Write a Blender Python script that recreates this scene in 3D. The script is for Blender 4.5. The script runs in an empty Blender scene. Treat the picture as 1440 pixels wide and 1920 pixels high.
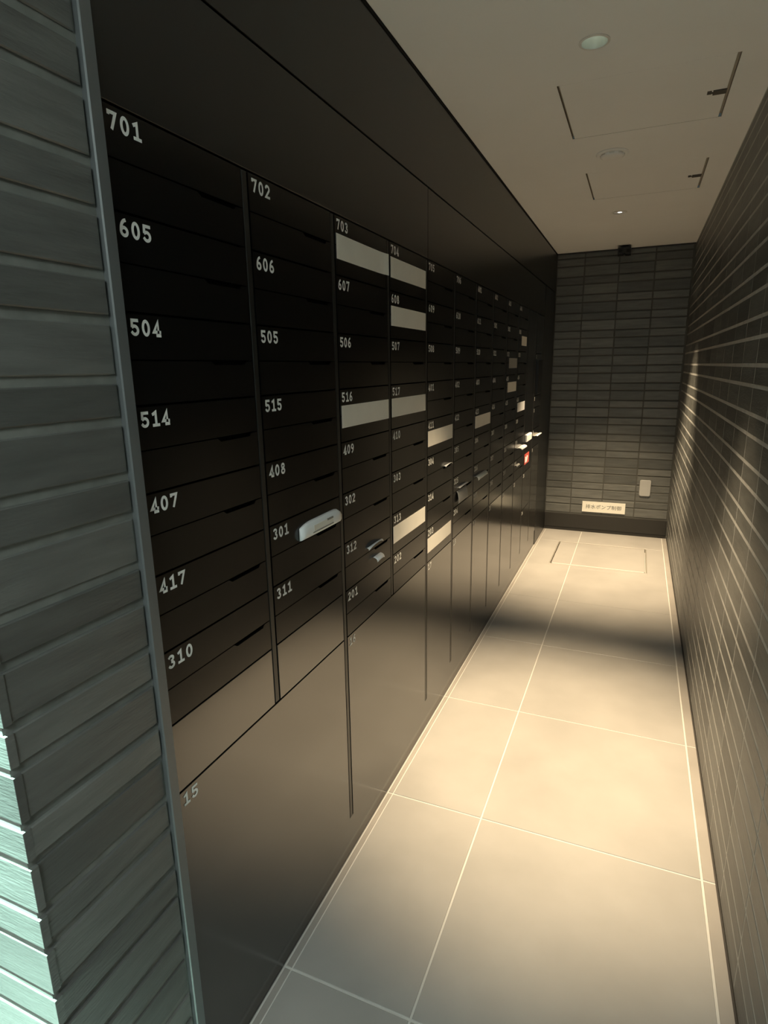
import bpy, bmesh, math, random
from mathutils import Matrix, Vector

random.seed(7)
SC = bpy.context.scene
COL = SC.collection

# ------------------------------------------------------------------ dimensions (metres)
W, D, H = 1.044, 5.525, 2.399          # corridor: x 0..W, far wall at y = D, ceiling at H
Y_PIER0, Y_PIER1 = 0.425, 0.703        # tiled pier left of the mailboxes
LOBBY_X, LOBBY_Y = -1.7, -2.0          # small lobby behind the photographer

# ------------------------------------------------------------------ camera
cd = bpy.data.cameras.new('camera')
cd.sensor_fit = 'HORIZONTAL'
cd.sensor_width = 36.0
cd.lens = 1108.54 / 1440.0 * 36.0
cd.clip_start = 0.02
cam = bpy.data.objects.new('camera', cd)
COL.objects.link(cam)
CAM_LOC = Vector((0.7196, 0.0, 1.4886))
cam.location = CAM_LOC
cam.rotation_mode = 'XYZ'
cam.rotation_euler = (1.3314, 0.0151, 0.3989)
SC.camera = cam

# ------------------------------------------------------------------ world, exposure
w = bpy.data.worlds.new('world')
SC.world = w
w.use_nodes = True
w.node_tree.nodes['Background'].inputs[0].default_value = (0.75, 0.9, 0.85, 1)
w.node_tree.nodes['Background'].inputs[1].default_value = 0.05
SC.view_settings.view_transform = 'Standard'
SC.view_settings.look = 'None'
SC.view_settings.gamma = 1.0
SC.view_settings.use_curve_mapping = False
SC.view_settings.exposure = 0.0

CORRIDOR_W = 530.0      # warm corridor downlights
LOBBY_WASH_W = 2600.0   # greenish wall washer in the lobby
LOBBY_PANEL_W = 33.0   # neutral lobby panel lamp
WARM = (1.0, 0.77, 0.48)
TEAL = (0.60, 1.0, 0.86)


# ------------------------------------------------------------------ materials
def mat(name, color, rough=0.5, ior=1.5, metallic=0.0, noise=0.0, scale=6.0, bump=0.0,
        stretch=(1, 1, 1), island=0.0, emit=None, fine=0.0):
    m = bpy.data.materials.new(name)
    m.use_nodes = True
    nt = m.node_tree
    b = nt.nodes['Principled BSDF']
    b.inputs['Roughness'].default_value = rough
    b.inputs['IOR'].default_value = ior
    b.inputs['Metallic'].default_value = metallic
    b.inputs['Base Color'].default_value = (*color, 1)
    if emit:
        b.inputs['Emission Color'].default_value = (*emit[0], 1)
        b.inputs['Emission Strength'].default_value = emit[1]
    if noise or bump or island:
        tc = nt.nodes.new('ShaderNodeTexCoord')
        mp = nt.nodes.new('ShaderNodeMapping')
        mp.inputs['Scale'].default_value = stretch
        geo = nt.nodes.new('ShaderNodeNewGeometry')
        nt.links.new(geo.outputs['Position'], mp.inputs['Vector'])
        nz = nt.nodes.new('ShaderNodeTexNoise')
        nz.inputs['Scale'].default_value = scale
        nz.inputs['Detail'].default_value = 6
        nt.links.new(mp.outputs[0], nz.inputs['Vector'])
        mr = nt.nodes.new('ShaderNodeMapRange')
        mr.inputs[1].default_value = 0.3
        mr.inputs[2].default_value = 0.7
        mr.inputs[3].default_value = 1 - noise
        mr.inputs[4].default_value = 1 + noise
        nt.links.new(nz.outputs[0], mr.inputs[0])
        val = mr.outputs[0]
        if island:
            oi = nt.nodes.new('ShaderNodeObjectInfo')
            ad = nt.nodes.new('ShaderNodeMath'); ad.operation = 'ADD'
            nt.links.new(oi.outputs['Random'], ad.inputs[0])
            nt.links.new(geo.outputs['Random Per Island'], ad.inputs[1])
            fr = nt.nodes.new('ShaderNodeMath'); fr.operation = 'FRACT'
            nt.links.new(ad.outputs[0], fr.inputs[0])
            m2 = nt.nodes.new('ShaderNodeMapRange')
            m2.inputs[3].default_value = 1 - island
            m2.inputs[4].default_value = 1 + island
            nt.links.new(fr.outputs[0], m2.inputs[0])
            mu = nt.nodes.new('ShaderNodeMath'); mu.operation = 'MULTIPLY'
            nt.links.new(val, mu.inputs[0]); nt.links.new(m2.outputs[0], mu.inputs[1])
            val = mu.outputs[0]
        vm = nt.nodes.new('ShaderNodeVectorMath'); vm.operation = 'SCALE'
        vm.inputs[0].default_value = color
        nt.links.new(val, vm.inputs['Scale'])
        nt.links.new(vm.outputs[0], b.inputs['Base Color'])
        if bump:
            bp = nt.nodes.new('ShaderNodeBump')
            bp.inputs['Strength'].default_value = bump
            bp.inputs['Distance'].default_value = 0.004
            nz2 = nt.nodes.new('ShaderNodeTexNoise')
            nz2.inputs['Scale'].default_value = scale * 5
            nz2.inputs['Detail'].default_value = 4
            nt.links.new(mp.outputs[0], nz2.inputs['Vector'])
            nt.links.new(nz2.outputs[0], bp.inputs['Height'])
            nt.links.new(bp.outputs[0], b.inputs['Normal'])
    return m


M = dict(
    black=mat('black_lacquer', (0.014, 0.013, 0.011), 0.17, 2.1),
    blackbox=mat('black_panel', (0.0022, 0.0022, 0.0022), 0.24, 1.45),
    panel=mat('black_header', (0.008, 0.008, 0.0075), 0.30, 1.5),
    void=mat('dark_gap', (0.003, 0.003, 0.003), 0.8, 1.3),
    stile=mat('stile_metal', (0.014, 0.014, 0.013), 0.35, 1.5),
    tile=mat('wall_tile', (0.118, 0.121, 0.115), 0.42, 1.5, noise=0.18, scale=7, bump=0.25, stretch=(1, 1, 7), island=0.28),
    grout_dark=mat('grout_dark', (0.085, 0.085, 0.078), 0.8, 1.4),
    grout_pier=mat('grout_grey', (0.20, 0.205, 0.19), 0.8, 1.4, noise=0.15, scale=25),
    grout_light=mat('grout_light', (0.48, 0.475, 0.46), 0.6, 1.45, noise=0.1, scale=30),
    floor=mat('floor_tile', (0.44, 0.42, 0.395), 0.42, 1.45, noise=0.09, scale=3.2, bump=0.05),
    fgrout=mat('floor_grout', (0.72, 0.70, 0.66), 0.6),
    border=mat('floor_border', (0.40, 0.37, 0.34), 0.5, noise=0.08, scale=5),
    ceil=mat('ceiling_paint', (0.92, 0.925, 0.93), 0.8, noise=0.015, scale=3),
    plaster=mat('lobby_plaster', (0.80, 0.81, 0.82), 0.8, noise=0.03, scale=3),
    metal=mat('grey_metal', (0.16, 0.17, 0.175), 0.38, 1.5, metallic=0.35),
    base=mat('dark_base', (0.022, 0.020, 0.017), 0.45),
    white=mat('number_white', (0.80, 0.81, 0.79), 0.5),
    paper=mat('paper', (0.80, 0.77, 0.70), 0.75, noise=0.03, scale=14),
    paperw=mat('paper_white', (0.86, 0.87, 0.88), 0.6),
    paperg=mat('paper_grey', (0.33, 0.33, 0.32), 0.7),
    print=mat('grey_print', (0.25, 0.24, 0.22), 0.7),
    red=mat('red_print', (0.62, 0.10, 0.08), 0.5),
    plate=mat('plate_plastic', (0.42, 0.42, 0.41), 0.45),
    sign=mat('sign_face', (0.86, 0.84, 0.76), 0.5),
    ink=mat('sign_ink', (0.10, 0.10, 0.09), 0.6),
    ceilw=mat('white_plastic', (0.74, 0.73, 0.70), 0.5),
    slot=mat('hatch_gap', (0.36, 0.33, 0.28), 0.7),
    latch=mat('hatch_latch', (0.07, 0.065, 0.055), 0.5),
    reflector=mat('lamp_reflector', (0.80, 0.84, 0.78), 0.3, metallic=0.5),
    lamp=mat('lamp_warm', (1, 0.9, 0.8), 0.5, emit=((0.97, 1.0, 0.92), 2.2)),
    lampg=mat('lamp_teal', (1, 1, 1), 0.5, emit=(TEAL, 4.0)),
    screen=mat('screen_glass', (0.002, 0.002, 0.0025), 0.35, 1.3),
    glass_black=mat('camera_black', (0.006, 0.006, 0.006), 0.3),
)

# ------------------------------------------------------------------ helpers
FR = {
    'L': lambda u, v, n: (n, u, v),           # on the mailbox wall, facing +x : u = y, v = z
    'R': lambda u, v, n: (W - n, u, v),       # on the right wall, facing -x
    'B': lambda u, v, n: (u, D - n, v),       # on the far wall, facing -y
    'N': lambda u, v, n: (u, Y_PIER0 - n, v), # pier end, facing -y
    'F': lambda u, v, n: (u, v, n),           # floor
    'C': lambda u, v, n: (u, v, H - n),       # ceiling
}


def slab(bm, fr, u0, u1, v0, v1, n0, n1, ch=0.0):
    """box from n0 (back) to n1 (front) with a chamfered front edge"""
    f = FR[fr]
    if ch <= 0:
        ring = [[(u0, v0), (u1, v0), (u1, v1), (u0, v1)]] * 2
        ns = [n0, n1]
    else:
        o = [(u0, v0), (u1, v0), (u1, v1), (u0, v1)]
        i = [(u0 + ch, v0 + ch), (u1 - ch, v0 + ch), (u1 - ch, v1 - ch), (u0 + ch, v1 - ch)]
        ring = [o, o, i]
        ns = [n0, n1 - ch, n1]
    vs = [[bm.verts.new(f(u, v, n)) for u, v in r] for r, n in zip(ring, ns)]
    fs = [bm.faces.new(vs[0]), bm.faces.new(vs[-1])]
    for a, b in zip(vs, vs[1:]):
        for k in range(4):
            fs.append(bm.faces.new((a[k], a[(k + 1) % 4], b[(k + 1) % 4], b[k])))
    return fs


def prism(bm, fr, pts, n0, n1):
    f = FR[fr]
    a = [bm.verts.new(f(u, v, n0)) for u, v in pts]
    b = [bm.verts.new(f(u, v, n1)) for u, v in pts]
    bm.faces.new(a); bm.faces.new(b)
    m = len(pts)
    for k in range(m):
        bm.faces.new((a[k], a[(k + 1) % m], b[(k + 1) % m], b[k]))


def lathe(bm, prof, seg=32, cx=0, cy=0, close=False):
    """prof: list of (r, z)"""
    rows = []
    for r, z in prof:
        if r < 1e-6:
            rows.append([bm.verts.new((cx, cy, z))])
        else:
            rows.append([bm.verts.new((cx + r * math.cos(2 * math.pi * k / seg), cy + r * math.sin(2 * math.pi * k / seg), z)) for k in range(seg)])
    for a, b in zip(rows, rows[1:]):
        for k in range(seg):
            k2 = (k + 1) % seg
            if len(a) == 1 and len(b) == 1:
                continue
            if len(a) == 1:
                bm.faces.new((a[0], b[k], b[k2]))
            elif len(b) == 1:
                bm.faces.new((a[k], a[k2], b[0]))
            else:
                bm.faces.new((a[k], a[k2], b[k2], b[k]))


def mesh_from(bm, name, material, smooth=False, mats=None):
    bmesh.ops.recalc_face_normals(bm, faces=bm.faces[:])
    me = bpy.data.meshes.new(name)
    bm.to_mesh(me); bm.free()
    for m in (mats or [material]):
        me.materials.append(m)
    if smooth:
        for p in me.polygons:
            p.use_smooth = True
    return me


def link(name, me, parent=None, loc=(0, 0, 0)):
    o = bpy.data.objects.new(name, me)
    o.location = loc
    COL.objects.link(o)
    if parent is not None:
        o.parent = parent
    return o


def part(name, material, parent, fn, loc=(0, 0, 0), smooth=False, mats=None):
    bm = bmesh.new()
    fn(bm)
    return link(name, mesh_from(bm, name, material, smooth, mats), parent, loc)


def struct(name, material, fn, parent=None, smooth=False):
    o = part(name, material, parent, fn, smooth=smooth)
    if parent is None:
        o['kind'] = 'structure'
    return o


def tag(o, label, cat, group=None):
    o['label'] = label
    o['category'] = cat
    if group:
        o['group'] = group
    return o


def thing(name, label, cat, loc=(0, 0, 0), group=None):
    o = bpy.data.objects.new(name, None)
    o.empty_display_size = 0.05
    o.location = loc
    COL.objects.link(o)
    return tag(o, label, cat, group)


_cam_inv = (Matrix.Translation(CAM_LOC) @ cam.rotation_euler.to_matrix().to_4x4()).inverted()


def px(p):
    q = _cam_inv @ Vector(p)
    if q.z > -0.05:
        return None
    return (720 + 1108.54 * q.x / -q.z, 960 - 1108.54 * q.y / -q.z)


def px_area(pts):
    """size in the photograph of a wall tile, 0 when out of the frame (used only to pick the 300 largest)"""
    q = [px(p) for p in pts]
    if any(a is None for a in q):
        return 0
    cx = sum(a[0] for a in q) / 4; cy = sum(a[1] for a in q) / 4
    if not any(-20 < a[0] < 1460 and -20 < a[1] < 1940 for a in q + [(cx, cy)]):
        return 0
    s = 0
    for k in range(len(q)):
        x0, y0 = q[k]; x1, y1 = q[(k + 1) % len(q)]
        s += x0 * y1 - x1 * y0
    return abs(s) / 2


# ------------------------------------------------------------------ floor
JY = [0.997 + 0.69 * k for k in range(-5, 7)]       # cross joints
XC, XR = 0.3412, 1.006                              # long joint, border joint
HATCH = (0.185, 0.881, 4.505, 5.135)
floor = struct('floor', M['fgrout'], lambda bm: (
    slab(bm, 'F', LOBBY_X, W + 0.0, LOBBY_Y, Y_PIER0, -0.12, -0.0022),
    slab(bm, 'F', -0.02, W, Y_PIER0, HATCH[2], -0.12, -0.0022),
    slab(bm, 'F', -0.02, HATCH[0], HATCH[2], HATCH[3], -0.12, -0.0022),
    slab(bm, 'F', HATCH[1], W, HATCH[2], HATCH[3], -0.12, -0.0022),
    slab(bm, 'F', HATCH[0], HATCH[1], HATCH[2], HATCH[3], -0.12, -0.03),
    slab(bm, 'F', -0.02, W, HATCH[3], D + 0.02, -0.12, -0.0022)))
G = 0.0028


def floor_tile(x0, x1, y0, y1, m='floor', name='floor_tile'):
    def f(bm):
        slab(bm, 'F', x0, x1, y0, y1, -0.05, 0.0, 0.0012)
    return part(name, M[m], floor, f)


def split_hatch(x0, x1, y0, y1):
    """tiles keep clear of the floor hatch"""
    hx0, hx1, hy0, hy1 = HATCH
    if x1 <= hx0 or x0 >= hx1 or y1 <= hy0 or y0 >= hy1:
        return [(x0, x1, y0, y1)]
    out = []
    if x0 < hx0 - 0.002: out.append((x0, hx0, y0, y1))
    if x1 > hx1 + 0.002: out.append((hx1, x1, y0, y1))
    a, b = max(x0, hx0), min(x1, hx1)
    if y0 < hy0 - 0.004: out.append((a, b, y0, hy0))
    if y1 > hy1 + 0.004: out.append((a, b, hy1, y1))
    return out


edges = [LOBBY_Y] + [y for y in JY if LOBBY_Y < y < D] + [D]
GT = 0.0006
for y0, y1 in zip(edges, edges[1:]):
    g0 = GT if 3.0 < y0 < 4.6 else G
    g1 = GT if 3.0 < y1 < 4.6 else G
    spans = [(0.018 if y1 > Y_PIER0 + 0.3 else 0.018, XC), (XC, XR)]
    if y0 < Y_PIER0:
        ye = min(y1, Y_PIER0)
        for x0, x1 in ((LOBBY_X, -1.04), (-1.04, -0.35), (-0.35, 0.018)):
            floor_tile(x0 + G, x1 - G, y0 + G, ye - G)
    for x0, x1 in spans:
        for q in split_hatch(x0 + G, x1 - G, y0 + g0, y1 - g1):
            floor_tile(*q)
    floor_tile(XR + G * 1.3, W - 0.001, y0 + g0, y1 - g1, 'border', 'border_tile')
    if y1 > Y_PIER0:
        floor_tile(0.001, 0.017, max(y0, Y_PIER0) + g0, y1 - g1, 'border', 'border_tile')

# floor hatch
fh = thing('floor_hatch', 'rectangular tiled inspection hatch in the floor before the far wall', 'hatch', (0, 0, 0))
hx0, hx1, hy0, hy1 = HATCH
hy0g, hy1g = hy0 + 0.004, hy1 - 0.004
part('hatch_frame', M['slot'], fh, lambda bm: (
    slab(bm, 'F', hx0 + 0.001, hx0 + 0.006, hy0 + 0.001, hy1 - 0.001, -0.0295, -0.001),
    slab(bm, 'F', hx1 - 0.006, hx1 - 0.001, hy0 + 0.001, hy1 - 0.001, -0.0295, -0.001),
    slab(bm, 'F', hx0 + 0.006, hx1 - 0.006, hy1 - 0.006, hy1 - 0.001, -0.0295, -0.001),
    slab(bm, 'F', hx0 + 0.006, hx1 - 0.006, hy0 + 0.001, hy0 + 0.006, -0.0295, -0.001)))['label'] = 'dark metal hatch frame'
part('grout_joint', M['fgrout'], fh, lambda bm: (
    slab(bm, 'F', XC - G, XC + G, hy0 + 0.018, hy1 - 0.012, -0.0295, -0.001),
    slab(bm, 'F', hx0 + 0.02, hx1 - 0.02, hy0 + 0.007, hy0 + 0.018, -0.0295, -0.0005)))
for a, b in ((hx0 + 0.014, XC - G), (XC + G, hx1 - 0.014)):
    part('cover_tile', M['floor'], fh, lambda bm: slab(bm, 'F', a, b, hy0 + 0.019, hy1 - 0.012, -0.0295, 0.0, 0.0012))

# ------------------------------------------------------------------ ceiling (with real openings for lamps and hatches)
DL = [(0.522, 2.078), (0.526, 4.245)]
DLR = 0.038
CH = [(0.385, 0.928, 2.325, 2.850), (0.396, 0.934, 3.352, 3.872)]
WASH = (-0.32, 0.08)


def ceiling_fn(bm):
    loops = []

    def loop(pts):
        vs = [bm.verts.new((x, y, H)) for x, y in pts]
        for k in range(len(vs)):
            bm.edges.new((vs[k], vs[(k + 1) % len(vs)]))
    loop([(LOBBY_X - 0.02, LOBBY_Y - 0.02), (W + 0.02, LOBBY_Y - 0.02), (W + 0.02, D + 0.02), (-0.02, D + 0.02), (-0.02, Y_PIER0 + 0.1), (LOBBY_X - 0.02, Y_PIER0 + 0.1)])
    for cx, cy in DL:
        loop([(cx + DLR * math.cos(2 * math.pi * k / 32), cy + DLR * math.sin(2 * math.pi * k / 32)) for k in range(32)])
    loop([(WASH[0] + 0.05 * math.cos(2 * math.pi * k / 32), WASH[1] + 0.05 * math.sin(2 * math.pi * k / 32)) for k in range(32)])
    for a, b, c, d in CH:
        loop([(a, c), (b, c), (b, d), (a, d)])
    bmesh.ops.triangle_fill(bm, use_beauty=True, use_dissolve=False, edges=bm.edges[:])


ceiling = struct('ceiling', M['ceil'], ceiling_fn)
# dark shadow gap where the ceiling meets the black wall
struct('trim_1', M['void'], lambda bm: (slab(bm, 'L', Y_PIER1, D - 0.001, H - 0.012, H - 0.001, -0.012, 0.002)))
struct('trim_2', M['stile'], lambda bm: (slab(bm, 'B', 0.003, W - 0.001, H - 0.012, H - 0.001, 0.0, 0.012)))

hatchlabels = ['white ceiling access hatch nearer the viewer, just behind the first downlight',
               'white ceiling access hatch farther away, before the tiny bright downlight']
for (a, b, c, d), lb in zip(CH, hatchlabels):
    t = thing('ceiling_hatch', lb, 'hatch', (0, 0, 0), None)
    part('hatch_frame', M['slot'], t, lambda bm: (
        slab(bm, 'C', a, b, c, d, -0.03, -0.012),
        slab(bm, 'C', a, a + 0.001, c, d, -0.012, 0.0), slab(bm, 'C', b - 0.001, b, c, d, -0.012, 0.0)))
    part('hatch_panel', M['ceil'], t, lambda bm: slab(bm, 'C', a + 0.008, b - 0.011, c + 0.0012, d - 0.0012, -0.010, 0.0, 0.0008))
    yl = (c + d) / 2 + 0.015
    la = part('latch', M['latch'], t, lambda bm: (
        slab(bm, 'C', b - 0.052, b - 0.010, yl - 0.018, yl + 0.018, 0.0, 0.004, 0.001),
        slab(bm, 'C', b - 0.070, b - 0.056, yl - 0.016, yl + 0.008, 0.0, 0.003, 0.001),
        slab(bm, 'C', b - 0.056, b - 0.052, yl - 0.003, yl + 0.003, 0.0, 0.003)))
    la['label'] = 'dark turn latch at the hatch edge'


# ------------------------------------------------------------------ downlights
def spot(name, loc, energy, color, angle, blend, radius=0.03, aim=None):
    l = bpy.data.lights.new(name, 'SPOT')
    l.energy = energy; l.color = color
    l.spot_size = math.radians(angle); l.spot_blend = blend
    l.shadow_soft_size = radius
    o = bpy.data.objects.new(name, l)
    o.location = loc
    if aim:
        o.rotation_euler = (Vector(aim) - Vector(loc)).to_track_quat('-Z', 'Y').to_euler()
    COL.objects.link(o)
    return o


def downlight(cx, cy, r, label, lampmat, energy, color, angle, blend, aim=None, pin=None):
    t = thing('downlight', label, 'lamp', (cx, cy, H))
    part('trim_ring', M['ceilw'], t, lambda bm: lathe(bm, [(r - 0.001, -0.0005), (r - 0.001, -0.003), (r + 0.006, -0.002), (r + 0.006, -0.0002)], 32), smooth=False)
    if pin:     # dark-light type: a flush white disc with a small glowing aperture
        part('cover_disc', M['ceil'], t, lambda bm: lathe(bm, [(r - 0.0015, -0.0004), (pin, -0.0004), (pin * 0.9, 0.01)], 32))
        part('lens', lampmat, t, lambda bm: lathe(bm, [(0, -0.002), (pin * 0.6, -0.0015), (pin * 0.9, 0.004)], 24), smooth=True)
        spot('downlight_bulb', (cx, cy, H - 0.02), energy, color, angle, blend, 0.02, aim)
        return t
    part('reflector', M['reflector'], t, lambda bm: lathe(bm, [(r - 0.0015, -0.001), (r * 0.82, 0.03), (r * 0.62, 0.06), (r * 0.60, 0.075), (0, 0.075)], 32), smooth=True)
    part('lens', lampmat, t, lambda bm: lathe(bm, [(0, 0.052), (r * 0.30, 0.052), (r * 0.34, 0.058), (r * 0.34, 0.070)], 24), smooth=True)
    s = spot('downlight_bulb', (cx, cy, H - 0.006), energy, color, angle, blend, 0.02, aim)
    return t


downlight(*DL[0], DLR, 'round recessed ceiling downlight nearest the viewer, pale glass in a reflector cup', M['lamp'], CORRIDOR_W, WARM, 54, 1.0, (0.522, 2.15, 0.0))
downlight(*DL[1], DLR, 'round recessed downlight far along the ceiling, seen as a tiny bright dot', M['lamp'], CORRIDOR_W, WARM, 68, 1.0, (0.526, 4.66, 0.0), 0.014)
downlight(*WASH, 0.05, 'greenish wall washer downlight over the lobby beside the tiled pier', M['lampg'], LOBBY_WASH_W, TEAL, 36, 0.9, (-0.30, 0.425, 0.85))

# lobby panel lamp behind the photographer
lp = thing('panel_lamp', 'flat square panel lamp on the lobby ceiling behind the viewer', 'lamp', (0.72, -1.0, H))
part('frame', M['ceilw'], lp, lambda bm: [slab(bm, 'F', -0.31, 0.31, -0.31, -0.29, -0.03, -0.001), slab(bm, 'F', -0.31, 0.31, 0.29, 0.31, -0.03, -0.001),
                                         slab(bm, 'F', -0.31, -0.29, -0.29, 0.29, -0.03, -0.001), slab(bm, 'F', 0.29, 0.31, -0.29, 0.29, -0.03, -0.001)])
part('diffuser', mat('panel_diffuser', (0.9, 0.9, 0.9), 0.6, emit=((0.9, 1.0, 0.95), 1.5)), lp, lambda bm: slab(bm, 'F', -0.29, 0.29, -0.29, 0.29, -0.02, -0.001))
al = bpy.data.lights.new('panel_lamp_light', 'AREA')
al.energy = LOBBY_PANEL_W; al.size = 0.55; al.color = (0.88, 1.0, 0.95)
ao = bpy.data.objects.new('panel_lamp_light', al)
ao.location = (0.72, -1.0, H - 0.035); COL.objects.link(ao)

# ------------------------------------------------------------------ tiled walls
COURSES = []
for k in range(0, 17):
    zb = 0.021 + 0.1457 * k
    for a, b in ((zb, zb + 0.084), (zb + 0.084, zb + 0.1457)):
        if a < H - 0.03:
            COURSES.append((a, min(b, H - 0.004)))
JV = 0.008


def tile_wall(wall, fr, us, zmin, material, limit=300, proud=0.006, var=1.0, JT=0.0135, ch=None):
    """us: list of (u0,u1) columns; every tile is an object of its own up to the limit, the rest is one part"""
    cand = []
    for ui, (u0, u1) in enumerate(us):
        for ci, (z0, z1) in enumerate(COURSES):
            if z1 < zmin + 0.02:
                continue
            z0c = max(z0, zmin)
            f = FR[fr]
            ar = px_area([f(u0, z0c, 0), f(u1, z0c, 0), f(u1, z1, 0), f(u0, z1, 0)])
            cand.append((ar, u0, u1, z0c, z1, ci))
    cand.sort(key=lambda c: -c[0])
    rnd = random.Random(hash(fr) % 1000 if False else {'L': 1, 'R': 2, 'B': 3, 'N': 4}[fr])
    cache = {}
    rest = bmesh.new(); nrest = 0
    zero = FR[fr](0, 0, 0); one = FR[fr](0, 0, 1)
    nrm = Vector(one) - Vector(zero)
    for i, (ar, u0, u1, z0, z1, ci) in enumerate(cand):
        d = proud + var * (rnd.uniform(-0.0015, 0.0022) + (0.0015 if ci % 2 else 0))
        chm = ch or (0.0018 if var > 0.5 else 0.0006)
        wd, ht = round(u1 - u0 - JV, 4), round(z1 - z0 - JT, 4)
        if i < limit and ar > 30:
            key = (wd, ht)
            if key not in cache:
                bm = bmesh.new()
                f0 = FR[fr](0, 0, 0)
                slab(bm, fr, 0, wd, 0, ht, -0.012, 0.0, chm)
                bmesh.ops.translate(bm, verts=bm.verts, vec=-Vector(f0))
                cache[key] = mesh_from(bm, 'tile', material)
            link('tile', cache[key], wall, FR[fr](u0 + JV / 2, z0 + JT / 2, d))
        else:
            slab(rest, fr, u0 + JV / 2, u1 - JV / 2, z0 + JT / 2, z1 - JT / 2, -0.006, d, chm)
            nrest += 1
    if nrest:
        o = link('tile_field', mesh_from(rest, 'tile_field', material), wall)
        o['kind'] = 'stuff'
    else:
        rest.free()


# right wall
wr = struct('wall_right', M['grout_light'], lambda bm: slab(bm, 'R', LOBBY_Y, D + 0.1, 0.0, H + 0.05, -0.12, 0.0))
us = []
y = 2.154 - 0.27 * 12
while y < D - 0.02:
    us.append((y, min(y + 0.27, D - 0.002)))
    y += 0.27
tile_wall(wr, 'R', us, 0.021, M['tile'], proud=0.0004, var=0.05, JT=0.0115)
struct('shadow_strip_right', M['base'], lambda bm: slab(bm, 'R', LOBBY_Y + 0.05, D - 0.03, 0.001, 0.022, 0.0, 0.003))  # dark strip painted in as the thin shadow gap below the tiles

# far wall
wb = struct('wall_back', M['grout_dark'], lambda bm: slab(bm, 'B', -0.02, W, 0.0, H + 0.05, -0.12, 0.0))
tile_wall(wb, 'B', [(0.002, 0.225), (0.225, 0.495), (0.495, 0.765), (0.765, W - 0.010)], 0.167, M['tile'], proud=0.0025, JT=0.0105)
struct('baseboard_back', M['base'], lambda bm: (slab(bm, 'B', 0.003, W - 0.010, 0.030, 0.160, 0.0, 0.008, 0.001),
                                              slab(bm, 'B', 0.003, W - 0.010, 0.0005, 0.030, 0.0, 0.002)))

# pier on the left, and its end face towards the lobby
wl = struct('wall_left', M['grout_pier'], lambda bm: slab(bm, 'F', LOBBY_X, -0.001, Y_PIER0 + 0.001, Y_PIER1 - 0.006, 0.0, H + 0.05))
tile_wall(wl, 'L', [(Y_PIER0 + 0.004, Y_PIER1 - 0.024)], 0.0, M['tile'], proud=0.0032, var=0.7)
wlt = bmesh.new()
tile_wall(wl, 'N', [(-0.27 * (k + 1) + 0.010, -0.27 * k + 0.010) for k in range(6)], 0.0, M['tile'], limit=60, proud=0.0011, var=0.25, ch=0.0004)
wlt.free()
struct('trim_3', M['metal'], lambda bm: slab(bm, 'L', Y_PIER1 - 0.024, Y_PIER1 - 0.001, 0.0005, H - 0.001, -0.05, 0.010, 0.002))

# lobby shell behind the camera
struct('wall_front', M['plaster'], lambda bm: slab(bm, 'F', LOBBY_X, W, LOBBY_Y - 0.1, LOBBY_Y, 0, H + 0.02))
struct('wall_lobby', M['plaster'], lambda bm: slab(bm, 'F', LOBBY_X - 0.1, LOBBY_X, LOBBY_Y, Y_PIER0 + 0.1, 0, H + 0.02))

# wall behind the cabinets
struct('wall_side', M['void'], lambda bm: slab(bm, 'L', Y_PIER1 - 0.005, D, 0.0, H + 0.05, -0.45, -0.36))

# ------------------------------------------------------------------ digits
SW = 0.19


def arc(cx, cy, rx, ry, a0, a1, n=10):
    return [(cx + rx * math.cos(math.radians(a0 + (a1 - a0) * k / n)), cy + ry * math.sin(math.radians(a0 + (a1 - a0) * k / n))) for k in range(n + 1)]


e = SW / 2
GL = {
    '0': [arc(.32, .5, .32 - e, .5 - e, 0, 360, 24)],
    '1': [[(.36, e), (.36, 1 - e), (.12, .78)], [(.10, e), (.60, e)]],
    '2': [arc(.32, .70, .32 - e, .30 - e, 165, -35, 10) + [(.09, e), (.58, e)]],
    '3': [arc(.30, .735, .30 - e, .265 - e, 150, -80, 10), arc(.30, .285, .32 - e, .285 - e, 80, -155, 12)],
    '4': [[(.45, e), (.45, 1 - e), (.08, .30), (.62, .30)], [(.30, e), (.60, e)]],
    '5': [[(.57, 1 - e), (.13, 1 - e), (.11, .55)], arc(.29, .335, .34 - e, .335 - e, 130, -150, 14)],
    '6': [arc(.32, .31, .32 - e, .31 - e, 0, 360, 20), arc(.50, .31, .50 - e, .72 - e, 180, 98, 8)],
    '7': [[(.09, .80), (.09, 1 - e), (.57, 1 - e), (.26, e)]],
    '8': [arc(.32, .735, .28 - e, .265 - e, 0, 360, 18), arc(.32, .285, .32 - e, .285 - e, 0, 360, 20)],
    '9': [arc(.32, .69, .32 - e, .31 - e, 0, 360, 20), arc(.14, .69, .50 - e, .72 - e, 0, -82, 8)],
}


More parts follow.
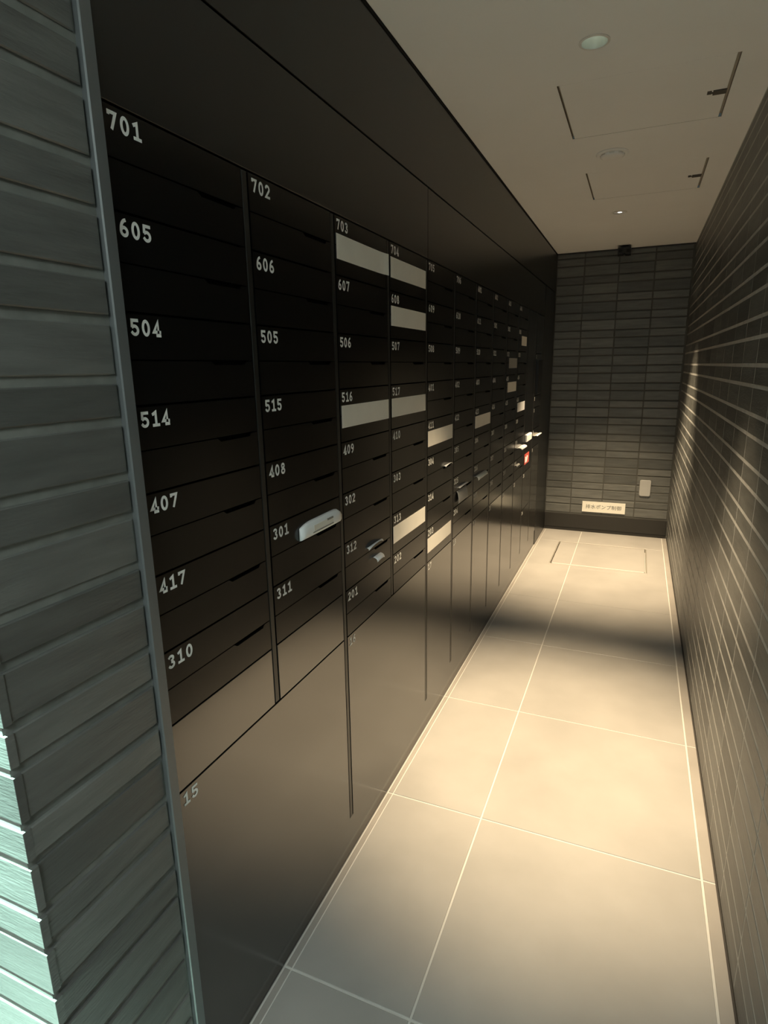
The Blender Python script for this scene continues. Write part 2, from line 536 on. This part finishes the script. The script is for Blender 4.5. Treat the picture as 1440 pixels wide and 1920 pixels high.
def stroke(bm, pts, tf, wdt, sx, sy):
    """one ribbon of constant width along the polyline (mitred), in real units so both axes keep the same weight"""
    P = [Vector((x * sx, y_ * sy)) for x, y_ in pts]
    closed = (P[0] - P[-1]).length < 1e-6
    if closed:
        P = P[:-1]
    n = len(P)

    def d(a, b):
        return (P[b % n] - P[a % n]).normalized()
    rows = []
    for k in range(n):
        if closed or 0 < k < n - 1:
            t0, t1 = d(k - 1, k), d(k, k + 1)
        else:
            t0 = t1 = d(0, 1) if k == 0 else d(n - 2, n - 1)
        nn = Vector((-(t0.y + t1.y), t0.x + t1.x)).normalized()
        c = max(0.45, nn.dot(Vector((-t0.y, t0.x))))
        o = nn * (wdt / 2 / c)
        p = P[k].copy()
        if not closed and k == 0: p -= t0 * wdt * 0.3
        if not closed and k == n - 1: p += t1 * wdt * 0.3
        rows.append((bm.verts.new(tf(*(p - o))), bm.verts.new(tf(*(p + o)))))
    for k in range(n if closed else n - 1):
        a, b = rows[k], rows[(k + 1) % n]
        bm.faces.new((a[0], b[0], b[1], a[1]))


def number_mesh(txt, h=0.0255, pitch=0.0228, wsc=0.0265):
    """numerals lying on the mailbox front; origin at their left edge, mid height"""
    bm = bmesh.new()
    for i, c in enumerate(txt):
        for li, s in enumerate(GL[c]):
            stroke(bm, s, lambda x, y_: (0.0002 * li, i * pitch + x, y_ - 0.5 * h), SW * h, wsc, h)
    me = bpy.data.meshes.new('number')
    bm.to_mesh(me); bm.free()
    me.materials.append(M['white'])
    return me


# ------------------------------------------------------------------ mailboxes
PITCH, Y0, STILE = 0.3557, 0.7045, 0.020
TOP, ROW = 1.857, 0.1405
EY = [Y0] + [0.694 + PITCH * k for k in range(1, 14)]
ZR = [TOP - ROW * j for j in range(9)]
KICK = 0.130
BW = 0.3357
NUMOFF = 0.012


def cell(w0, h0, m, with_slot=True):
    """shared meshes for the front of one mailbox, local: y 0..w0, z 0..h0"""
    g = 0.0020
    zs = h0 - 0.0705
    a, b = w0 * 0.60, w0 * 0.93
    bm = bmesh.new()
    prism(bm, 'L', [(g, zs + 0.0012), (w0 - g, zs + 0.0012), (w0 - g, h0 - g), (g, h0 - g)], -0.012, 0.0)
    flap = mesh_from(bm, 'flap', M[m])
    bm = bmesh.new()
    prism(bm, 'L', [(g, g), (w0 - g, g), (w0 - g, zs - 0.0012), (b, zs - 0.0012), (b - 0.006, zs - 0.0075), (a + 0.010, zs - 0.0075), (a, zs - 0.0012), (g, zs - 0.0012)], -0.012, 0.0)
    door = mesh_from(bm, 'door', M[m])
    bm = bmesh.new()
    slab(bm, 'L', 0.0008, w0 - 0.0008, 0.0008, h0 - 0.0008, -0.30, -0.0125)
    house = mesh_from(bm, 'housing', M['void'])
    return house, flap, door


CELL = cell(BW, ROW, 'blackbox')
CELL1 = cell(EY[1] - STILE - EY[0], ROW, 'blackbox')

rows_txt = []
r1 = ['701', '702', '703', '704', '705', '706', '601', '602', '603', '604']
r2 = ['605', '606', '607', '608', '609', '610', '611', '501', '502', '503']
r3 = [str(504 + k) for k in range(10)]
r4 = ['514', '515', '516', '517', '401', '402', '403', '404', '405', '406']
r5 = [str(407 + k) for k in range(10)]
r6 = ['417'] + [str(301 + k) for k in range(9)]
r7 = [str(310 + k) for k in range(10)]
r8 = [None, None] + [str(201 + k) for k in range(8)]
ROWS = [r1, r2, r3, r4, r5, r6, r7, r8]
ORD = ['top', 'second', 'third', 'fourth', 'fifth', 'sixth', 'seventh', 'eighth']
CORD = ['first', 'second', 'third', 'fourth', 'fifth', 'sixth', 'seventh', 'eighth', 'ninth', 'tenth']

# frame of the whole bank: stiles between the columns, plinth
fm = thing('mailbox_cabinet', 'black carcass of the mailbox bank with upright stiles and a low plinth', 'cabinet', (0, Y0, 0))
for i in range(1, 13):
    bot = ZR[8] + 0.002 if i in (1, 3) else KICK + 0.002
    y1 = EY[i]
    part('stile', M['stile'], fm, lambda bm: slab(bm, 'L', y1 - STILE + 0.002 - Y0, y1 - (0.002 if i < 12 else 0.010) - Y0, bot, TOP - 0.002, -0.10, -0.0005, 0.001))
part('plinth', M['black'], fm, lambda bm: slab(bm, 'L', 0.001, EY[12] - STILE - Y0 - 0.001, 0.001, KICK - 0.0015, -0.10, -0.003, 0.001))
part('back_panel', M['void'], fm, lambda bm: slab(bm, 'L', 0.001, EY[12] - STILE - Y0 - 0.004, 0.001, TOP - 0.002, -0.34, -0.31))

for j, row in enumerate(ROWS):
    for i, txt in enumerate(row):
        if txt is None:
            continue
        c = CELL1 if i == 0 else CELL
        if i < 4:
            lb = 'black mailbox with white number %s, %s row of the %s column' % (txt, ORD[j], CORD[i])
        else:
            lb = 'black mailbox in the %s column from the viewer, %s in its stack' % (CORD[i], ORD[j])
        t = thing('mailbox', lb, 'mailbox', (0, EY[i], ZR[j + 1]), 'mailboxes in the wall bank')
        link('housing', c[0], t)
        link('flap', c[1], t)
        link('door', c[2], t)
        link('number', number_mesh(txt), t, (0.0006, NUMOFF, ROW - 0.0216))
for i in (0, 1):
    wd = (EY[1] - STILE - EY[0]) if i == 0 else BW
    t = thing('blank_panel', ['plain unnumbered black panel at the lower left, touching the pier trim', 'plain unnumbered black panel of the second column, left of the upright at locker 16'][i], 'panel', (0, EY[i], ZR[8]))
    part('front', M['black'], t, lambda bm: slab(bm, 'L', 0.002, wd - 0.002, 0.002, ROW - 0.002, -0.012, 0.0, 0.0006))
    part('housing', M['void'], t, lambda bm: slab(bm, 'L', 0.0008, wd - 0.0008, 0.0008, ROW - 0.0008, -0.30, -0.0125))


def locker(y0, y1, z0, z1, txt, label, m='black', name='parcel_locker', zn=0.0216):
    t = thing(name, label, 'locker', (0, y0, z0), 'parcel lockers in the wall bank')
    wd, ht = y1 - y0, z1 - z0
    part('door', M[m], t, lambda bm: slab(bm, 'L', 0.002, wd - 0.002, 0.002, ht - 0.002, -0.014, 0.0, 0.0006))
    part('housing', M['void'], t, lambda bm: slab(bm, 'L', 0.0008, wd - 0.0008, 0.0008, ht - 0.0008, -0.30, -0.0145))
    if txt:
        link('number', number_mesh(txt), t, (0.0006, NUMOFF, ht - zn))
    return t


LZ = ZR[8]
locker(EY[0], EY[2] - STILE, KICK, LZ, '15', 'wide glossy black parcel locker door numbered 15, nearest the pier')
locker(EY[2], EY[4] - STILE, KICK, LZ, '16', 'wide glossy black parcel locker door numbered 16, right of locker 15')
for i in range(4, 10):
    locker(EY[i], EY[i + 1] - STILE, KICK, LZ, str(13 + i), 'tall glossy black locker door at floor level under the %s mailbox column' % CORD[i])
# last two columns: compartments of different heights
a, b = EY[10], EY[11] - STILE
locker(a, b, 1.014, TOP, None, 'tall blank black compartment door in the eleventh column, topmost', 'blackbox')
locker(a, b, 0.733, 1.014, None, 'black compartment door in the eleventh column with a red label', 'blackbox')
locker(a, b, 0.455, 0.733, '23', 'black locker door in the eleventh column, second from the floor')
locker(a, b, KICK, 0.455, '24', 'black locker door in the eleventh column, lowest at the floor')
a, b = EY[11], EY[12] - STILE
locker(a, b, 1.573, TOP, None, 'black blank door in the twelfth column, topmost', 'blackbox')
cp = locker(a, b, 1.264, 1.573, '1', 'control panel with tall black screen in the twelfth column', 'blackbox', 'control_panel')
cp['category'] = 'control panel'
part('screen', M['screen'], cp, lambda bm: slab(bm, 'L', 0.03, 0.20, 0.015, 0.262, 0.0, 0.022, 0.004))
locker(a, b, 1.176, 1.264, '2', 'small black locker door directly under the control panel screen', 'blackbox')
locker(a, b, 1.014, 1.176, '3', 'black locker door, second below the control panel screen', 'blackbox')
locker(a, b, 0.873, 1.014, '4', 'black locker door, third below the control panel screen', 'blackbox')
locker(a, b, KICK, 0.873, '5', 'tallest black locker door in the twelfth column, down to the floor')

# filler and header panels
def flat(name, label, m, y0, y1, z0, z1, n=0.0, cat='panel'):
    bm = bmesh.new()
    slab(bm, 'L', 0.0, y1 - y0, 0.0, z1 - z0, -0.05, n, 0.0008)
    return tag(link(name, mesh_from(bm, name, M[m]), None, (0, y0, z0)), label, cat)


flat('end_panel', 'plain black filler panel between the last locker column and the far wall', 'panel', EY[12] - 0.008, D - 0.002, 0.001, 2.086)
flat('header_panel', 'long black panel above the near mailboxes, left of its upright joint', 'panel', Y_PIER1 + 0.002, 2.1195, TOP + 0.003, 2.086, -0.001)
flat('header_panel', 'long black panel above the far mailboxes, right of the upright joint', 'panel', 2.1225, EY[12] - STILE - 0.0, TOP + 0.003, 2.086, -0.001)
flat('bulkhead_panel', 'continuous black bulkhead board between the header panels and the white ceiling', 'panel', Y_PIER1 + 0.002, D - 0.002, 2.090, H - 0.013, 0.0)


# ------------------------------------------------------------------ paper strips sealing unused slots
def seal(col, row, label, wfrac=(0.02, 0.99), m='paper', z=(0.043, 0.102), curl=0.0):
    y0 = EY[col] + BW * wfrac[0]; y1 = EY[col] + BW * wfrac[1]
    zt, zb = ZR[row] - z[0], ZR[row] - z[1]
    bm = bmesh.new()
    n = 12
    rows = []
    for k in range(n + 1):
        u = k / n
        off = 0.0008 + curl * max(0, (u - 0.8) / 0.2) ** 2 + 0.0004 * math.sin(7 * u + col)
        rows.append([bm.verts.new((off + d, (y1 - y0) * u, zz)) for zz in (0, zt - zb) for d in (0, 0.0005)])
    for p, q in zip(rows, rows[1:]):
        for c, d in ((1, 3), (3, 2), (2, 0), (0, 1)):
            bm.faces.new((p[c], p[d], q[d], q[c]))
    bm.faces.new((rows[0][0], rows[0][1], rows[0][3], rows[0][2])); bm.faces.new((rows[-1][0], rows[-1][1], rows[-1][3], rows[-1][2]))
    return tag(link('slot_seal', mesh_from(bm, 'slot_seal', M[m]), None, (0, y0, zb)), label, 'paper strip', 'paper strips over the mail slots')


seal(2, 0, 'pale paper strip over the slot of mailbox 703, right end curling', curl=0.006)
seal(3, 0, 'pale paper strip over the slot of mailbox 704 in the top row')
seal(3, 1, 'pale paper strip over the slot of mailbox 608 in the second row')
seal(2, 3, 'greyish paper strip left of the brighter one in the fourth row, third column')
seal(3, 3, 'cream paper strip in the fourth row, right of the greyish one', (0.01, 0.99))
seal(3, 6, 'cream paper strip over the slot of mailbox 313', (0.01, 0.98))
seal(4, 4, 'cream paper strip in the fifth column, fifth row, directly right of the upright joint')
seal(4, 7, 'cream paper strip in the fifth column, lowest row above the lockers', (0.01, 0.97))
seal(6, 4, 'dull paper strip in the seventh column, fifth row', (0.02, 0.97))
seal(8, 2, 'dim grey paper strip in the ninth column, upper of two', (0.2, 0.95), 'paperg')
seal(8, 3, 'dim yellowish paper strip in the ninth column, lower of two', (0.15, 0.95), 'paper')
seal(9, 1, 'pinkish paper strip in the tenth column, highest one at the far end', (0.3, 0.85), 'paper')
seal(9, 4, 'white paper strip in the tenth column beside the far wall', (0.1, 0.9), 'paperw')


# ------------------------------------------------------------------ mail sticking out of slots
def mail(name, label, cat, y0, y1, zslot, out, drop, rise=0.0, m='paperw', bow=0.0, parts=None, group='mail left in the slots'):
    """a folded sheet that leaves the slot, comes out and hangs or stands; local y 0..len"""
    L = y1 - y0
    bm = bmesh.new()
    nu, nv = 10, 8
    th = 0.0012
    grid = []
    for side in (0, 1):
        g = []
        for i in range(nu + 1):
            u = i / nu
            r = []
            for k in range(nv + 1):
                v = k / nv
                x = -0.003 + (out + 0.003) * math.sin(v * math.pi / 2) * (1 - bow * (2 * u - 1) ** 2 * 0.5)
                z = rise * v - drop * v * v + bow * 0.015 * (1 - (2 * u - 1) ** 2) * v
                r.append(bm.verts.new((x + side * th, L * u, z + side * th * 0.6)))
            g.append(r)
        grid.append(g)
    for s in (0, 1):
        for i in range(nu):
            for k in range(nv):
                bm.faces.new((grid[s][i][k], grid[s][i + 1][k], grid[s][i + 1][k + 1], grid[s][i][k + 1]))
    for i in range(nu):
        bm.faces.new((grid[0][i][0], grid[0][i + 1][0], grid[1][i + 1][0], grid[1][i][0]))
        bm.faces.new((grid[0][i][nv], grid[0][i + 1][nv], grid[1][i + 1][nv], grid[1][i][nv]))
    for k in range(nv):
        bm.faces.new((grid[0][0][k], grid[0][0][k + 1], grid[1][0][k + 1], grid[1][0][k]))
        bm.faces.new((grid[0][nu][k], grid[0][nu][k + 1], grid[1][nu][k + 1], grid[1][nu][k]))
    return tag(link(name, mesh_from(bm, name, M[m], True), None, (0, y0, zslot)), label, cat, group)


def slot_z(row):
    return ZR[row] - 0.0705


# bundle in 301: a soft white packet pressed into the slot, with a printed block
zc = slot_z(5)
pk = thing('mail_packet', 'white soft mail packet with grey print stuffed in the slot of mailbox 301', 'mail', (0, 1.170, zc), 'mail left in the slots')


def packet(bm):
    n = 14
    L = 0.205
    prof = [(0.0, 0.000), (0.008, 0.002), (0.013, 0.010), (0.013, 0.026), (0.008, 0.036), (0.001, 0.040)]
    rows = []
    for i in range(n + 1):
        u = i / n
        s = 0.55 + 0.45 * min(1, math.sin(math.pi * min(1, u * 1.6 + 0.08)) ** 0.5 if u < 0.3 else 1.0)
        if u > 0.85: s *= 1 - 0.25 * ((u - 0.85) / 0.15) ** 2
        rows.append([bm.verts.new((p[0] * s + 0.0006, L * u, p[1] * s + 0.004)) for p in prof])
    for p, q in zip(rows, rows[1:]):
        for k in range(len(prof) - 1):
            bm.faces.new((p[k], p[k + 1], q[k + 1], q[k]))
        bm.faces.new((p[-1], p[0], q[0], q[-1]))
    bm.faces.new(rows[0]); bm.faces.new(rows[-1])


part('wrapper', M['paperw'], pk, packet, smooth=True)
part('print', M['paper'], pk, lambda bm: slab(bm, 'L', 0.050, 0.150, 0.018, 0.032, 0.011, 0.0142, 0.0004))['label'] = 'beige printed block'
part('text_line', M['print'], pk, lambda bm: (slab(bm, 'L', 0.045, 0.152, 0.0135, 0.0160, 0.011, 0.0142), slab(bm, 'L', 0.118, 0.150, 0.028, 0.0325, 0.011, 0.0144)))['label'] = 'dark printed line'

z7 = slot_z(6)
mail('flyer', 'thin white curled flyer end at mailbox 312, the upper of two', 'mail', 1.555, 1.665, z7 + 0.014, 0.012, 0.012, 0.006, 'paperw', 0.8)
mail('paper_scrap', 'small white paper scrap poking out below the flyer of mailbox 312', 'mail', 1.60, 1.655, z7 - 0.028, 0.018, 0.014, 0.0, 'paperw', 0.4)
mail('flyer', 'small white curl of paper in the fifth column, sixth row', 'mail', 2.33, 2.43, slot_z(5) + 0.004, 0.014, 0.010, 0.006, 'paperw', 0.7)
mail('folded_flyer', 'folded white flyer edge above the grey sheet, sixth column, seventh row', 'mail', 2.535, 2.68, slot_z(6) + 0.012, 0.014, 0.012, 0.012, 'paperw', 0.2)
mail('grey_sheet', 'grey sheet hanging from the slot in the sixth column, seventh row', 'mail', 2.53, 2.69, slot_z(6) - 0.002, 0.010, 0.056, 0.0, 'paperg', 0.1)
mail('folded_flyer', 'cream curled flyer in the seventh column, seventh row', 'mail', 2.86, 3.06, slot_z(6) + 0.008, 0.03, 0.03, 0.012, 'paper', 0.8)
mail('envelope', 'bright white envelope end in the tenth column, seventh row', 'mail', 3.97, 4.17, slot_z(6) + 0.006, 0.04, 0.03, 0.02, 'paperw', 0.3)
mail('paper_scrap', 'tiny scrap of paper in the tenth column, eighth row', 'mail', 3.91, 4.02, slot_z(7) + 0.04, 0.02, 0.02, 0.01, 'paperg', 0.4)

# leaflets on the far compartments
e11 = thing('envelope', 'bright white envelope tucked at the eleventh column above the red label', 'mail', (0.0, EY[10] + 0.04, 0.955), 'mail left in the slots')
part('sheet', M['paperw'], e11, lambda bm: slab(bm, 'L', 0.0, 0.20, 0.0, 0.05, 0.0006, 0.014, 0.004))
rl = thing('red_label', 'red and white warning label on the eleventh column door', 'label', (0.0, EY[10] + 0.03, 0.79))
part('backing', M['red'], rl, lambda bm: slab(bm, 'L', 0, 0.19, 0, 0.075, 0.0006, 0.002))
part('white_patch', M['paperw'], rl, lambda bm: prism(bm, 'L', [(0.02, 0.012), (0.10, 0.012), (0.14, 0.05), (0.10, 0.060), (0.08, 0.048), (0.02, 0.06)], 0.002, 0.0028))
mail('folded_flyer', 'pale folded flyer at the last column before the far wall', 'mail', EY[11] + 0.07, EY[11] + 0.30, 0.955, 0.03, 0.02, 0.02, 'paper', 0.3)

# ------------------------------------------------------------------ far wall details
sg = thing('wall_sign', 'white rectangular sign with grey lettering low on the far wall', 'sign', (0.330, D, 0.192))
part('board', M['sign'], sg, lambda bm: slab(bm, 'F', 0, 0.362, -0.014, -0.0, 0.0, 0.095), loc=(0, 0, 0))
fc = bpy.data.curves.new('sign_text', 'FONT')
fc.body = '排水ポンプ制御'
fc.size = 0.042
fc.align_x = 'CENTER'; fc.align_y = 'CENTER'
fc.space_character = 1.08
fo = bpy.data.objects.new('sign_text_src', fc)
COL.objects.link(fo)
dg = bpy.context.evaluated_depsgraph_get()
tm = bpy.data.meshes.new_from_object(fo.evaluated_get(dg))
bpy.data.objects.remove(fo)
tm.materials.clear(); tm.materials.append(M['ink'])
lt = link('lettering', tm, sg, (0.181, -0.0148, 0.047))
lt.rotation_euler = (math.pi / 2, 0, 0)

sp = thing('wall_plate', 'blank grey rounded wall plate low at the right of the far wall', 'plate', (0.793, D, 0.367))


def plate_fn(bm):
    pts = []
    r = 0.014
    for cx, cz, a0 in ((0.090 - r, r, -90), (0.090 - r, 0.142 - r, 0), (r, 0.142 - r, 90), (r, r, 180)):
        for k in range(5):
            a_ = math.radians(a0 + 90 * k / 4)
            pts.append((cx + r * math.cos(a_), cz + r * math.sin(a_)))
    va = [bm.verts.new((x, 0.0, z)) for x, z in pts]
    vb = [bm.verts.new((x, -0.014, z)) for x, z in pts]
    cxm, czm = 0.045, 0.071
    vc = [bm.verts.new((cxm + (x - cxm) * 0.93, -0.018, czm + (z - czm) * 0.95)) for x, z in pts]
    n = len(pts)
    for p, q in ((va, vb), (vb, vc)):
        for k in range(n):
            bm.faces.new((p[k], p[(k + 1) % n], q[(k + 1) % n], q[k]))
    bm.faces.new(vc); bm.faces.new(va)


part('cover', M['plate'], sp, plate_fn)

# small black security camera under the ceiling at the far wall
sc_ = thing('security_camera', 'small black camera hanging from the ceiling at the far wall', 'camera', (0.530, 5.40, H))
part('mount', M['glass_black'], sc_, lambda bm: lathe(bm, [(0, -0.0002), (0.030, -0.0002), (0.030, -0.008), (0.010, -0.012), (0.010, -0.030), (0, -0.030)], 20))
part('body', M['glass_black'], sc_, lambda bm: (slab(bm, 'F', -0.048, -0.008, -0.05, 0.05, -0.070, -0.018), slab(bm, 'F', 0.008, 0.048, -0.05, 0.05, -0.070, -0.018)))
part('bracket', M['stile'], sc_, lambda bm: slab(bm, 'F', -0.008, 0.008, -0.04, 0.04, -0.060, -0.022))
part('lens', M['screen'], sc_, lambda bm: (slab(bm, 'F', -0.040, -0.016, -0.054, -0.05, -0.058, -0.034), slab(bm, 'F', 0.016, 0.040, -0.054, -0.05, -0.058, -0.034)))

# smoke detector between the two hatches
sd = thing('smoke_detector', 'flat white smoke detector on the ceiling between the two hatches', 'detector', (0.530, 3.10, H))
part('base', M['ceil'], sd, lambda bm: lathe(bm, [(0, -0.0002), (0.068, -0.0002), (0.070, -0.003), (0.064, -0.007), (0, -0.007)], 40), smooth=False)
part('head', M['ceil'], sd, lambda bm: lathe(bm, [(0.050, -0.0072), (0.051, -0.013), (0.040, -0.018), (0.015, -0.020), (0, -0.020)], 40), smooth=True)
for k in range(8):
    a_ = 2 * math.pi * k / 8
    part('vent_slot', M['ceilw'], sd, lambda bm: prism(bm, 'F', [(0.0535 * math.cos(a_ + s * 0.2) * f, 0.0535 * math.sin(a_ + s * 0.2) * f) for s, f in ((-1, 0.9), (1, 0.9), (1, 1), (-1, 1))], -0.0125, -0.0075))
